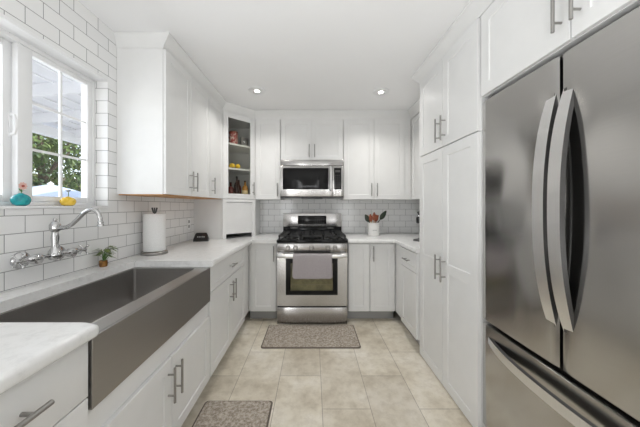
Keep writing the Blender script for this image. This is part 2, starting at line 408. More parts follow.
def pull(parent, x, z, L=6.6, horiz=False, y=-.75, r=.2):
    b_ = B(); o = 1.3
    if horiz:
        b_.tube([(x-L/2, y-o, z), (x+L/2, y-o, z)], r*1.15)
        for s_ in (-1, 1): b_.tube([(x+s_*L*.3, y, z), (x+s_*L*.3, y-o, z)], r*.85, 10)
    else:
        b_.tube([(x, y-o, z-L/2), (x, y-o, z+L/2)], r*1.15)
        for s_ in (-1, 1): b_.tube([(x, y, z+s_*L*.3), (x, y-o, z+s_*L*.3)], r*.85, 10)
    return b_.build('handle', M['handle'], parent)
G = .16
LEFT, RIGHT, BACK = PI/2, -PI/2, 0
def cabinet(name, label, loc, rz, wd, dp, h, z0=0, toe=0, group=None, inset_top=0, body=None):
    t_ = thing(name, label, 'cabinet', loc, rz, group)
    b_ = body or B().box(.02, wd-.02, 0, dp, toe+.02, h)
    b_.build('body', M['cab'], t_)
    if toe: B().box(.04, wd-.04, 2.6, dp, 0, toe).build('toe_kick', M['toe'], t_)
    return t_
BASE, WALLC = 'white base cabinets', 'white wall cabinets'
TOP = 34.25
# left run: local x = world y - y0
fL = -28.15
c = cabinet('base_cabinet', 'white base cabinet with a wide drawer over a door, nearest the camera', (fL, 11.5, 0), LEFT, 18.9, 23, TOP, toe=4.5, group=BASE)
d = slab('drawer', G, 18.9-G, 27.3, 34.05, c); pull(d, 9.6, 30.9, 7.4, True, r=.24)
shaker('door', G, 18.9-G, 4.6, 27.1, c)
sbw = 35.6
body = B().box(.02, sbw-.02, 0, 23, 4.52, 24.6).box(.02, sbw-.02, 0, .7, 24.6, 25.25)
c = cabinet('sink_cabinet', 'white two-door sink cabinet under the stainless apron sink', (fL, 30.4, 0), LEFT, sbw, 23, 25.3, toe=4.5, group=BASE, body=body)
for a, e, hx in ((G, sbw/2-G/2, sbw/2-1.3), (sbw/2+G/2, sbw-G, sbw/2+1.3)):
    d = shaker('door', a, e, 4.6, 21.2, c); pull(d, hx, 16.6, 6.6)
c = cabinet('base_cabinet', 'white base cabinet with one drawer over two doors between the sink and the corner', (fL, 66.0, 0), LEFT, 42.6, 23, TOP, toe=4.5, group=BASE)
d = shaker('drawer', .3, 33.6, 27.3, 34.05, c, rail=1.6); pull(d, 17, 30.8, 5.0, True)
for a, e, hx in ((.3, 17-G/2, 15.7), (17+G/2, 33.6, 18.3)):
    d = shaker('door', a, e, 4.6, 27.1, c); pull(d, hx, 22.6, 6.6)
# back run: local x = world x - x0
c = cabinet('base_cabinet', 'narrow white single-door base cabinet left of the range', (-28.1, 108.75, 0), BACK, 12.55, 23, TOP, toe=4.5, group=BASE)
d = shaker('door', .9, 12.1, 4.6, 34.0, c); pull(d, 11.1, 29.9, 6.6)
c = cabinet('base_cabinet', 'white two-door base cabinet right of the range with no drawer', (15.35, 108.75, 0), BACK, 20.75, 23, TOP, toe=4.5, group=BASE)
shaker('door', .2, 9.1, 4.6, 34.0, c)
d = shaker('door', 9.6, 20.0, 4.6, 34.0, c); pull(d, 10.8, 29.9, 6.6)
# right run: local x = y1 - world y
fR = 37.05
c = cabinet('base_cabinet', 'white base cabinet with one drawer over one door beside the tall pantry', (36.15, 108.7, 0), RIGHT, 23.9, 23, TOP, toe=4.5, group=BASE)
d = shaker('drawer', 9.0, 23.6, 27.3, 34.05, c, rail=1.6); pull(d, 16.3, 30.6, 5.0, True)
shaker('door', 9.0, 23.6, 4.6, 27.1, c)
# pantry
pw = 30.2
c = cabinet('pantry_cabinet', 'tall white four-door pantry cabinet between the fridge and the right counter', (fR, 84.7, 0), RIGHT, pw, 23, 92.2, toe=0, group='white tall cabinets')
for a, e, hx in ((G, pw/2-G/2, pw/2-1.5), (pw/2+G/2, pw-G, pw/2+1.5)):
    d = shaker('lower_door', a, e, .35, 66.9, c, rail=2.6, mid=33.4); pull(d, hx, 33.1, 7)
    d = shaker('upper_door', a, e, 67.15, 92.0, c, rail=2.6); pull(d, hx, 72, 6.8)
# cabinet over the fridge
c = cabinet('fridge_top_cabinet', 'white two-door cabinet above the stainless fridge', (fR+.35, 54.45, 74.2), RIGHT, 38.6, 23, 18.0, group='white tall cabinets')
for a, e, hx in ((.3, 19.15-G/2, 17.85), (19.15+G/2, 38.6-G, 20.45)):
    d = shaker('door', a, e, .1, 17.8, c, rail=2.4); pull(d, hx, 5.4, 7)
# wall cabinets, left wall
def underside(parent, wd, dp): B().box(.3, wd-.3, .1, dp-.3, -.25, 0).build('underside', M['wood'], parent)
uz, uh = 53.65, 38.6
fU = -39.75
c = cabinet('wall_cabinet', 'white two-door wall cabinet right of the window, near end of the left row', (fU, 65.6, uz), LEFT, 28.2, 12.2, uh, group=WALLC)
underside(c, 28.2, 12.2)
for a, e, hx in ((G, 14.1-G/2, 12.7), (14.1+G/2, 28.2-G, 15.5)):
    d = shaker('door', a, e, .05, uh-.15, c); pull(d, hx, 4.6, 6.2)
c = cabinet('wall_cabinet', 'white single-door wall cabinet on the left wall beside the glass corner cabinet', (fU, 93.85, uz), LEFT, 14.3, 12.2, uh, group=WALLC)
underside(c, 14.3, 12.2)
d = shaker('door', G, 14.2, .05, uh-.15, c); pull(d, 1.6, 4.6, 6.2)
# glass corner cabinet
pent = [(-51.9, 108.25), (-39.8, 108.25), (-28.2, 119.75), (-28.2, 131.9), (-51.9, 131.9)]
cc_ = thing('corner_cabinet', 'white diagonal corner wall cabinet with a glass door and shelves', 'cabinet', (-40, 120, uz), 0, WALLC)
def rel(pts): return [(x+40, y-120) for x, y in pts]
b_ = B().prism(rel(pent), 0, .75).prism(rel(pent), uh-.75, uh)
b_.box(-11.9, .2, -11.75, -11.1, .75, uh-.75); b_.box(11.2, 11.8, -.2, 11.9, .75, uh-.75)
b_.box(-11.9, 11.2, 11.3, 11.9, .75, uh-.75); b_.box(-11.9, -11.3, -11.1, 11.3, .75, uh-.75)
b_.build('body', M['cab'], cc_)
spent = rel([(-51.2, 109.1), (-40.0, 109.1), (-29.0, 120.0), (-29.0, 131.2), (-51.2, 131.2)])
for hz in (14.2, 25.4): B().prism(spent, hz-.75, hz).build('shelf', M['cab'], cc_)
dl = math.hypot(11.6, 11.5)
door = bpy.data.objects.new('glass_door', None)
def frame_xz(x0, x1, z0, z1, r_, t_):
    b2 = B(); b2.box(x0, x0+r_, -t_, 0, z0, z1).box(x1-r_, x1, -t_, 0, z0, z1).box(x0+r_, x1-r_, -t_, 0, z0, z0+r_).box(x0+r_, x1-r_, -t_, 0, z1-r_, z1)
    return b2.bevel(.05, 1)
dr = frame_xz(.35, dl-.35, .1, uh-.15, 2.3, .75).build('glass_door', M['cab'], cc_, loc=(.2, -11.75, 0), rot=(0, 0, math.atan2(11.5, 11.6)))
B().box(2.65, dl-2.65, -.42, -.3, 2.4, uh-2.45).build('pane', M['cabglass'], dr)
pull(dr, dl-1.5, 5.0, 6)
# appliance garage below it
ag = thing('appliance_garage', 'white corner appliance garage with its lift door slightly open, on the counter', 'cabinet', (-40, 120, 36.02), 0, None)
b_ = B(); gh = 17.55
b_.box(-11.9, .2, -11.9, -11.2, 0, gh); b_.box(11.1, 11.8, -.2, 11.9, 0, gh)
b_.prism(rel([(-51.9, 108.8), (-39.8, 108.8), (-28.9, 119.6), (-28.9, 131.9), (-51.9, 131.9)]), gh-.7, gh)
b_.build('body', M['cab'], ag)
fr = B(); fr.box(0, 1.7, -.7, 0, 0, gh).box(dl-1.7, dl, -.7, 0, 0, gh).box(1.7, dl-1.7, -.7, 0, gh-1.3, gh)
fr.build('face_frame', M['cab'], ag, loc=(.2, -11.75, 0), rot=(0, 0, math.atan2(11.5, 11.6)))
sl = B()
for k in range(14): sl.box(1.72, dl-1.72, -.42, -.1, 2.0+k, 2.97+k)
sl.box(1.72, dl-1.72, -.2, -.05, 2, gh-1.4)
sl.build('lift_door', M['cab'], ag, loc=(.2, -11.75, 0), rot=(0, 0, math.atan2(11.5, 11.6)))
B().box(-9, 9, 2, 2.3, 0, 15).build('slot_shade_panel', M['gap'], ag, loc=(-4, 0, 0), rot=(0, 0, PI/4))  # near-black sheet painted as the shade inside the garage, behind the slot
# back wall cabinets
yU = 119.75
c = cabinet('wall_cabinet', 'narrow white single-door wall cabinet left of the microwave', (-28.15, yU, uz), BACK, 12.6, 12.2, uh, group=WALLC)
d = shaker('door', .7, 12.4, .05, uh-.15, c); pull(d, 11.2, 4.6, 6.2)
c = cabinet('wall_cabinet', 'short white two-door wall cabinet above the microwave', (-15.5, yU, 72.2), BACK, 30, 12.2, 20, group=WALLC)
for a, e, hx in ((G, 15-G/2, 13.7), (15+G/2, 30-G, 16.3)):
    d = shaker('door', a, e, .05, 19.85, c); pull(d, hx, 4.6, 6.2)
c = cabinet('wall_cabinet', 'white two-door wall cabinet right of the microwave', (14.55, yU, uz), BACK, 32.7, 12.2, uh, group=WALLC)
for a, e, hx in ((.25, 14.75-G/2, 13.4), (14.75+G/2, 29.3, 16.1)):
    d = shaker('door', a, e, .05, uh-.15, c); pull(d, hx, 4.6, 6.2)
c = cabinet('wall_cabinet', 'white wall cabinet on the right wall, mostly hidden behind the pantry', (48.1, 119.7, uz), RIGHT, 34.9, 12.8, uh, group=WALLC)
shaker('door', .08, 17.4, .05, uh-.15, c); shaker('door', 17.5, 34.0, .05, uh-.15, c)

# ------------------------------------------------------------------ countertops
cz0, cz1 = 34.3, 36.0
lp = [(XL+.02, 8), (-26.4, 8), (-26.4, 30.3), (-26.55, 30.75), (-27.0, 30.9), (-47.2, 30.9), (-47.2, 65.6), (-26.4, 65.6), (-26.4, 106.9), (-15.5, 106.9), (-15.5, YB-.02), (XL+.02, YB-.02)]
o = B().prism(lp, cz0, cz1).bevel_where(lambda v: -27.2 < v.x < -26 and (v.y < 31 or v.y > 65) or v.y == 106.9, .6).build('countertop', M['quartz'])
tag(o, 'white quartz countertop around the sink and into the left corner', 'countertop', 'white quartz countertops')
rp = [(15.15, YB-.02), (15.15, 106.9), (35.1, 106.9), (35.1, 84.8), (XR-.02, 84.8), (XR-.02, YB-.02)]
o = B().prism(rp, cz0, cz1).bevel_where(lambda v: v.y < 107 and v.x < 36, .5).build('countertop', M['quartz'])
tag(o, 'white quartz countertop right of the range, carrying the utensil crock', 'countertop', 'white quartz countertops')

# ------------------------------------------------------------------ sink
sk_ = thing('farmhouse_sink', 'large stainless apron-front farmhouse sink set in the white counter', 'sink', (-37, 48.25, 25.3))
def rr(x0, x1, y0, y1, r, z, n=5):
    out = []
    for cx, cy, a0 in ((x1-r, y1-r, 0), (x0+r, y1-r, PI/2), (x0+r, y0+r, PI), (x1-r, y0+r, 3*PI/2)):
        for k in range(n+1):
            a = a0+PI/2*k/n; out.append(Vector((cx+r*math.cos(a), cy+r*math.sin(a), z)))
    return out
b_ = B()
X0, X1, Y0, Y1 = -10.3, 10.4, -17.65, 17.55; zr = 9.75 - .8
def bshell():
    o_ = rr(X0, 9.2, -17.0, 17.1, .4, 8.95); i1 = rr(-9.6, 6.4, -16.4, 16.3, .7, 8.95); i2 = rr(-9.6, 6.4, -16.4, 16.3, .7, .6); i3 = rr(-9.1, 5.7, -15.9, 15.8, .7, .1)
    ou = rr(X0, 9.2, -17.0, 17.1, .4, -.4)
    vs = [[b_.bm.verts.new(p) for p in r] for r in (ou, o_, i1, i2, i3)]; n_ = len(o_)
    for a, e in zip(vs, vs[1:]):
        for i in range(n_): b_._f([a[i], a[(i+1)%n_], e[(i+1)%n_], e[i]])
    b_._f(vs[-1]); b_._f(vs[0][::-1])
bshell()
b_.build('basin', M['basin'], sk_, smooth=30)
B().box(9.2, 9.75, Y0, Y1, 0, 8.95).bevel(.05, 1).build('apron', M['sink'], sk_)
B().lathe([(2.2, .12), (2.2, .25), (1.7, .3), (1.3, .2), (0.01, .2)], (-2, 0, 0), 24).build('drain', M['chrome'], sk_)

# ------------------------------------------------------------------ range
rg = thing('gas_range', 'stainless gas range with black cast-iron grates under the microwave', 'range', (-.35, 105.3, 0))
RW = 14.95
B().box(-RW, RW, 1.6, 25.5, 1.0, 35.0).build('body', M['darkmetal'], rg)
for s_ in (-1, 1):
    B().lathe([(.7, 0), (.7, 1.0)], (s_*13, 4, 0), 12).build('foot', M['black'], rg)
def bowed(x0, x1, z0, z1, yf, yb, bow=.35, n=18, edge=.35):
    b2 = B(); rs = []
    for k in range(n+1):
        u = -1+2*k/n; x = x0+(x1-x0)*k/n
        y = yf + bow*(abs(u)**6) + .0*u
        rs.append([Vector((x, yb, z0)), Vector((x, y+edge*.4, z0)), Vector((x, y, z0+edge)), Vector((x, y, z1-edge)), Vector((x, y+edge*.4, z1)), Vector((x, yb, z1))])
    b2.rings(rs); return b2
bowed(-RW, RW, .12, 7.3, 0, 1.5).build('storage_drawer', M['steelh'], rg)
# oven door: a steel frame, a black window border, a glass pane
od = B(); dz0, dz1 = 8.0, 30.7; wx0, wx1, wz0, wz1 = -11.2, 10.8, 12.7, 28.2
for q in ((-RW, wx0, dz0, dz1), (wx1, RW, dz0, dz1), (wx0, wx1, dz0, wz0), (wx0, wx1, wz1, dz1)): od.box(q[0], q[1], 0, 1.5, q[2], q[3])
bmesh.ops.remove_doubles(od.bm, verts=od.bm.verts, dist=.001)
od = od.build('oven_door', M['steelh'], rg)
bf = B()
for q in ((wx0, wx0+2.0, wz0, wz1), (wx1-2.0, wx1, wz0, wz1), (wx0+2, wx1-2, wz0, wz0+1.7), (wx0+2, wx1-2, wz1-2, wz1)): bf.box(q[0], q[1], -.06, .5, q[2], q[3])
bf.build('window_border', M['blackenamel'], od)
B().box(wx0+2, wx1-2, .05, .15, wz0+1.7, wz1-2).build('pane', M['ovenglass'], od)
B().box(wx0+1.5, wx1-1.5, 1.1, 1.4, wz0+1, wz1-1).build('inner_lining', M['ovenin'], od)
rk = B()
for zz in (16.8, 21): rk.box(wx0+2, wx1-2, .6, .8, zz, zz+.22)
rk.build('rack', M['handle'], od)
hb = B(); hb.rings([[Vector((x, -2.75+dx_, 29.65+.75*math.sin(a)))+Vector((0, .45*math.cos(a), 0)) for a in [2*PI*k/14 for k in range(14)]] for x, dx_ in ((-14.4, .5), (-13.6, .12), (-10, 0), (0, -.05), (10, 0), (13.6, .12), (14.4, .5))])
for s_ in (-1, 1): hb.box(s_*13.2-.8, s_*13.2+.8, -2.6, .02, 29.1, 30.3)
hb.build('oven_handle', M['bright'], od)
bowed(-RW, RW, 31.1, 34.5, -.1, 3).build('control_panel', M['steelh'], rg)
for x in (-10.2, -7.1, -.3, 6.6, 9.7):
    k_ = B(); k_.lathe([(1.05, 0), (1.05, -.2), (.9, -.25), (.8, -1.1), (.6, -1.25), (.01, -1.25)], (x, -.1, 32.8), 20, 'y'); k_.box(x-.12, x+.12, -1.5, -.3, 32.1, 33.6)
    k_.build('knob', M['handle'], rg)
ct = B(); ct.box(-RW-.1, RW+.1, -.7, 25.3, 35.0, 36.1); ct.bevel(.2).build('cooktop', M['blackenamel'], rg)
for x, y, r_ in ((-9.3, 6, 1.9), (-9.3, 17, 1.5), (9.3, 6, 1.7), (9.3, 17, 1.5), (0, 11.5, 1.9)):
    q = B().lathe([(r_+.5, 36.1), (r_+.4, 36.5), (r_, 36.55), (r_, 36.95), (r_*.8, 37.1), (.01, 37.1)], (x, y, 0), 20).build('burner', M['iron'], rg)
for gx0, gx1 in ((-14.4, -4.9), (-4.7, 4.7), (4.9, 14.4)):
    g_ = B(); y0_, y1_ = .6, 21.6; zt = 38.0
    def bar(a, c_, r_=.26): g_.box(min(a[0], c_[0])-r_, max(a[0], c_[0])+r_, min(a[1], c_[1])-r_, max(a[1], c_[1])+r_, zt-.6, zt)
    bar((gx0+.3, y0_), (gx0+.3, y1_)); bar((gx1-.3, y0_), (gx1-.3, y1_))
    for yy in (y0_, (y0_+y1_)/2, y1_): bar((gx0+.3, yy), (gx1-.3, yy))
    xm = (gx0+gx1)/2
    bar((xm, y0_), (xm, y0_+3.6)); bar((xm, y1_-3.6), (xm, y1_)); bar((xm, 8), (xm, 14.5))
    for yy in (6, 16.5): bar((gx0+.3, yy), (gx0+3, yy)); bar((gx1-3, yy), (gx1-.3, yy))
    for xx in (gx0+.4, gx1-.4):
        for yy in (y0_+.1, y1_-.1): g_.box(xx-.3, xx+.3, yy-.3, yy+.3, 36.1, zt)
    g_.build('grate', M['iron'], rg)
bgd = B(); bgd.box(-RW, RW, 21.9, 25.3, 36.1, 40.0); bgd.bevel(.1).build('rear_vent', M['blackenamel'], rg)
for s_ in (-1, 1): B().ball((s_*9.3, 21.8, 39.2), 2.0, .25, .35).build('vent_trim', M['handle'], rg)
bp = bowed(-RW, RW, 40.0, 46.8, 20.4, 25.3, .5).build('backguard', M['steelh'], rg)
kd = B().box(-7.3, 7.1, 20.25, 20.6, 41.4, 45.6).bevel(.1); kd.mi = 1; random.seed(3)
for r_ in range(4):
    for q in range(12):
        if 4 <= q <= 6 and r_ > 1: continue
        xx = -6.3+q*1.08; zz = 42.0+r_*.85; kd.box(xx, xx+.5, 20.2, 20.26, zz, zz+.18)
kd.build('display', [M['blackenamel'], M['darkmetal']], bp)

# towel
def towel():
    b2 = B(); x0, x1 = -8.5, 8.0; nx = 26
    pr = [(-2.15, 22.2), (-2.2, 25), (-2.15, 28.5), (-2.12, 29.6), (-2.2, 30.3), (-2.5, 30.62), (-2.85, 30.66), (-3.2, 30.45), (-3.38, 30), (-3.42, 29), (-3.45, 27.5), (-3.45, 26), (-3.42, 24.5), (-3.38, 23), (-3.34, 21.8), (-3.3, 21.0), (-3.28, 20.55)]
    vs = []
    for j, (y, z) in enumerate(pr):
        row = []
        for i in range(nx+1):
            u = i/nx; x = x0+(x1-x0)*u
            fall = max(0, (29.5-z)/9)
            wob = .16*fall*math.sin(u*17+1.2)+.1*fall*math.sin(u*7)
            if y > -2.4: wob = -abs(wob)*.1
            e = max(0, abs(2*u-1)-.86)/.14
            zz = z + (0.9*e*e if j == len(pr)-1 else .35*e*e if j == len(pr)-2 else 0)
            x += (.25*(1-u*2))*(1-min(1, fall*1.3))
            row.append(b2.bm.verts.new((x, y-abs(wob) if y < -2.6 else y, zz)))
        vs.append(row)
    for a, e in zip(vs, vs[1:]):
        for i in range(nx): b2._f([a[i], a[i+1], e[i+1], e[i]])
    o_ = b2.build('dish_towel', M['towel'], None, smooth=80, loc=(0, 105.3, 0))
    so_ = o_.modifiers.new('thick', 'SOLIDIFY'); so_.thickness = .16*I; so_.offset = 1
    return tag(o_, 'mauve grey dish towel hanging over the oven door handle', 'towel')
towel()

# ------------------------------------------------------------------ microwave
mw = thing('microwave', 'stainless over-the-range microwave with a black door window', 'microwave', (-.5, 116, 54.35))
mh = 17.75
B().box(-14.8, 14.8, 1.2, 15.8, .6, mh).build('body', M['darkmetal'], mw)
B().box(-14.8, 14.8, .3, 12, 0, .6).box(-5, 5, .6, 8, -.35, 0).build('bottom_vent', M['black'], mw)
tg = B().box(-14.8, 14.8, 0, 1.2, 15.1, mh).bevel(.12).build('top_grille', M['steelh'], mw)
mdr = bowed(-14.8, 9.6, .65, 14.9, -.3, 1.2, .2, 14, .2).build('door', M['steelh'], mw)
B().box(-13.6, 7.8, -.42, 0, 3.9, 13.9).bevel(.15).build('window', M['blackenamel'], mdr)
hb = B(); hb.tube([(8.75, -.3, 3.4), (8.75, -1.6, 3.9), (8.75, -1.75, 8.8), (8.75, -1.6, 13.9), (8.75, -.3, 14.4)], .48, 12); hb.build('handle', M['bright'], mdr)
cp = bowed(9.7, 14.8, .65, 14.9, -.25, 1.2, .2, 8, .2).build('control_panel', M['steelh'], mw)
kd = B().box(10.3, 13.7, -.38, 0, 3.9, 13.9).bevel(.1); kd.mi = 1
for r_ in range(6):
    for q in range(3): kd.box(10.75+q*.95, 11.2+q*.95, -.42, -.37, 4.7+r_*1.1, 5.0+r_*1.1)
kd.box(10.8, 13.2, -.42, -.37, 11.9, 12.9)
kd.build('keypad', [M['blackenamel'], M['darkmetal']], cp)

# ------------------------------------------------------------------ fridge (local x = 54 - world y, front toward -y local = world -x)
fg = thing('refrigerator', 'large stainless french-door fridge with a bottom freezer, right of the pantry', 'refrigerator', (36.9, 54.35, 0), RIGHT)
FW = 35.0
B().box(.1, FW-.1, 2.5, 23, 1.2, 73.0).build('body', M['darkmetal'], fg)
B().box(.4, FW-.4, 2.3, 4, .3, 2.6).build('kick_grille', M['black'], fg)
for x in (2, FW-2):
    B().box(x-1, x+1, .8, 6, 73.0, 73.7).bevel(.1).build('hinge_cover', M['darkmetal'], fg)
    B().lathe([(.8, 0), (.8, 1.2)], (x, 10, 0), 12).build('foot', M['black'], fg)
def fdoor(name, x0, x1, z0, z1, bow=.28):
    b2 = B(); n_ = 24; rs = []
    for k in range(n_+1):
        u = -1+2*k/n_; x = x0+(x1-x0)*k/n_
        y = bow*(.3*u*u+.7*abs(u)**24)
        rs.append([Vector((x, 2.4, z0)), Vector((x, y+.25, z0)), Vector((x, y+.03, z0+.12)), Vector((x, y, z0+.4)), Vector((x, y, z1-.4)), Vector((x, y+.03, z1-.12)), Vector((x, y+.25, z1)), Vector((x, 2.4, z1))])
    return b2.rings(rs).build(name, M['steel'], fg, smooth=40)
def bladeh(p0, p1, axis, half, parent, proj, thick=.75, n_=28):
    """bowed blade handle; axis 'z' for the doors, 'x' for the freezer drawer"""
    b2 = B(); prev = None
    for k in range(n_+1):
        u = -1+2*k/n_; s_ = p0+(p1-p0)*k/n_
        y = .35-proj*(1-abs(u)**2.4)
        hw = half*(1-.25*abs(u)**6); tk = thick*(1-.3*u**4)
        q = [(-hw, y), (hw, y), (hw, y+tk), (-hw, y+tk)]
        pts = [Vector((parent['c']+a, yy, s_)) if axis == 'z' else Vector((s_, yy, parent['c']+a)) for a, yy in q]
        cur = [b2.bm.verts.new(p) for p in pts]
        if prev:
            for i in range(4):
                b2.mi = 0 if i == 0 else 1
                b2._f([prev[i], prev[(i+1)%4], cur[(i+1)%4], cur[i]])
        else:
            b2.mi = 0; b2._f(cur)
        prev = cur
    b2.mi = 0; b2._f(prev); b2.mi = 1
    for e in (p0+ (1.4 if p1 > p0 else -1.4), p1-1.4):
        a = parent['c']
        if axis == 'z': b2.box(a-half*.6, a+half*.6, .1, .9, e-1.0, e+1.0)
        else: b2.box(e-1, e+1, .1, .9, a-half*.6, a+half*.6)
    del parent['c']
    return b2.build('handle', [M['bright'], M['darkmetal']], parent, smooth=25)
d = fdoor('fridge_door', .05, 17.0, 26.0, 73.2); d['c'] = 15.8; bladeh(31.6, 68.2, 'z', .95, d, 2.4)
d = fdoor('fridge_door', 17.5, FW-.05, 26.0, 73.2); d['c'] = 18.35; bladeh(31.6, 68.2, 'z', .95, d, 2.4)
d = fdoor('freezer_drawer', .05, FW-.05, 3.0, 25.2); d['c'] = 22.3; bladeh(1.3, FW-1.3, 'x', .8, d, 2.9)

# ------------------------------------------------------------------ faucet
fa = thing('wall_faucet', 'chrome wall-mounted bridge faucet with cross handles over the sink', 'faucet', (XL+.02, 47.2, 40.6))
bd = 2.9
for yy in (-3.2, 3.2):
    B().lathe([(1.5, 0), (1.5, .2), (1.35, .45), (.85, .7), (.6, .95), (.55, 2.2), (.75, 2.4), (.8, 2.9), (.75, 3.4), (.5, 3.6), (.01, 3.6)], (0, yy, .3), 20, 'x').build('wall_flange', M['chrome'], fa)
br_ = B(); br_.tube([(bd, -5.4, .6), (bd, -4.3, .6)], .32); br_.tube([(bd, 4.3, .6), (bd, 5.4, .6)], .32)
br_.lathe([(.35, -4.6), (.6, -4.3), (.75, -3.6), (.75, -2.8), (.5, -2.3), (.36, -2.0), (.36, 2.0), (.5, 2.3), (.75, 2.8), (.75, 3.6), (.6, 4.3), (.35, 4.6)], (bd, 0, .6), 18, 'y')
br_.lathe([(.8, -.5), (1.1, 0), (1.15, .5), (.95, 1.1), (.62, 1.6), (.5, 2.4), (.62, 3.6), (.5, 4.6), (.75, 4.9), (.85, 5.3), (.85, 6.0), (.6, 6.5), (.3, 6.7), (.35, 7.0), (.2, 7.3), (.01, 7.35)], (bd, 0, .3), 20)
br_.build('bridge_body', M['chrome'], fa)
for s_ in (-1, 1):
    h_ = B(); yc = s_*5.9
    h_.lathe([(.3, -.7), (.42, -.3), (.45, .2), (.3, .5), (.01, .6)] if s_ > 0 else [(.01, -.6), (.3, -.5), (.45, -.2), (.42, .3), (.3, .7)], (bd, yc, .6), 14, 'y')
    for a in (PI/4, 3*PI/4):
        dx_, dz_ = 1.25*math.cos(a), 1.25*math.sin(a)
        h_.tube([(bd-dx_, yc, .6-dz_), (bd-dx_*.5, yc, .6-dz_*.5), (bd, yc, .6), (bd+dx_*.5, yc, .6+dz_*.5), (bd+dx_, yc, .6+dz_)], [.22, .14, .18, .14, .22], 8)
        for q in (-1, 1): h_.ball((bd+q*dx_, yc, .6+q*dz_), .24, n=8, m=6)
    h_.build('cross_handle', M['chrome'], fa)
spt = [(bd, 5.75), (bd+1.2, 5.75), (bd+2.2, 5.85), (bd+3.2, 6.4), (bd+4.3, 7.4), (bd+5.3, 8.4), (bd+6.2, 9.05), (bd+7.0, 9.25), (bd+7.7, 9.05), (bd+8.3, 8.4), (bd+8.6, 7.5), (bd+8.65, 6.9)]
sp_ = B(); sp_.tube([(x, 0, z) for x, z in spt], [.5, .42, .38, .38, .38, .38, .38, .38, .38, .38, .38, .38], 14)
sp_.lathe([(.38, .9), (.48, .75), (.42, .5), (.55, .1), (.58, 0), (.01, .02)], (bd+8.66, 0, 6.1), 16); sp_.build('spout', M['chrome'], fa)

# ------------------------------------------------------------------ things on the sill and the counter
def bud_vase(loc, m, label, rx, h, flower):
    v = thing('bud_vase', label, 'vase', loc, 0, 'bud vases on the window sill')
    B().lathe([(rx*.45, 0), (rx*.8, h*.12), (rx*.98, h*.38), (rx, h*.5), (rx*.92, h*.68), (rx*.65, h*.86), (rx*.28, h*.95), (rx*.2, h), (rx*.14, h), (.1, h*.8)], (0,0,0), 28).build('vessel', m, v)
    f_ = B(); f_.tube([(0, 0, h*.8), (.05, .1, h+.5), (0, .05, h+1.1)], .07, 6); st = f_.build('stem', M['stem'], v)
    if flower == 'pink':
        p = B()
        for k in range(9):
            a = 2*PI*k/9; p.leaf((0.1, .05, h+1.3), (.35, math.cos(a), math.sin(a)), .8, .6, (1, 0, 0), .05)
        p.build('petals', M['pink'], v)
        B().ball((.35, .05, h+1.3), .22, n=10, m=8).build('flower_centre', M['redcentre'], v)
        q = B()
        for k in range(3): q.leaf((0, .05, h+.2), (.2, math.cos(k*2.1), .8), .9, .35)
        q.build('leaves', M['stem'], v)
    else:
        p = B()
        for k in range(7):
            a = 2*PI*k/7; p.leaf((0, .05, h+.9), (.3*math.cos(a)+.1, math.sin(a)*.6, .5), .9, .45)
        p.build('petals', M['bluegrey'], v)
    return v
bud_vase((-53.35, 45.3, WZ0), M['turq'], 'round turquoise bud vase with a pink flower on the window sill', 1.3, 2.35, 'pink')
bud_vase((-53.35, 54.0, WZ0), M['yellow'], 'round yellow bud vase with a small grey sprig on the window sill', 1.35, 2.05, 'grey')

pl = thing('potted_plant', 'small leafy plant in a brown pot at the back edge of the sink', 'plant', (-50.2, 59.4, 36))
B().lathe([(.7, 0), (.8, .2), (.85, .8), (.8, 1.5), (.72, 1.5), (.7, 1.3)], n=20).build('pot', M['pot'], pl)
B().lathe([(.7, 1.2), (.7, 1.32), (.01, 1.36)], n=16).build('soil', M['soil'], pl)
random.seed(11); lf = B(); stm = B()
for k in range(26):
    a = random.uniform(0, 2*PI); h_ = random.uniform(2.0, 4.6); r_ = random.uniform(.1, 1.1)
    p = (r_*math.cos(a)*.8+.25, r_*math.sin(a), h_)
    stm.tube([(0, 0, 1.2), (p[0]*.4, p[1]*.4, h_*.6), p], .05, 5)
    lf.leaf(p, (math.cos(a)*.9+.15, math.sin(a), random.uniform(-.2, .5)), random.uniform(1.2, 2.0), random.uniform(.8, 1.2), droop=.3)
for k, (dx_, dy_) in enumerate(((1.0, .6), (.9, .2), (.3, 1))):
    lf.leaf((.7, .5, 4.1+k*.25), (dx_, dy_, .15), 2.1, .8, droop=.35)
stm.build('stems', M['stem'], pl); lf.build('leaves', M['leaf'], pl, fix=False)

pt = thing('paper_towel_holder', 'chrome paper towel stand holding a full white roll on the left counter', 'paper towel holder', (-48.1, 75.3, 36))
B().lathe([(3.5, 0), (3.55, .15), (3.5, .75), (3.35, .9), (.01, .95)], n=36).build('base', M['handle'], pt)
rod = B(); rod.tube([(0, 0, .8), (0, 0, 12.6)], .2, 10)
for s_ in (-1, 0, 1): rod.tube([(s_*.25, 0, 12.3), (s_*.45, 0, 12.8), (s_*.75, 0, 14.0)], [.16, .2, .24], 8)
rod.build('rod', M['darkmetal'], pt)
rl = B(); rl.lathe([(.8, 1.0), (2.85, 1.0), (2.95, 1.15), (2.95, 12.0), (2.85, 12.15), (.8, 12.15), (.75, 12.0), (.75, 1.1)], n=40); rl.build('paper_roll', M['paper'], pt)

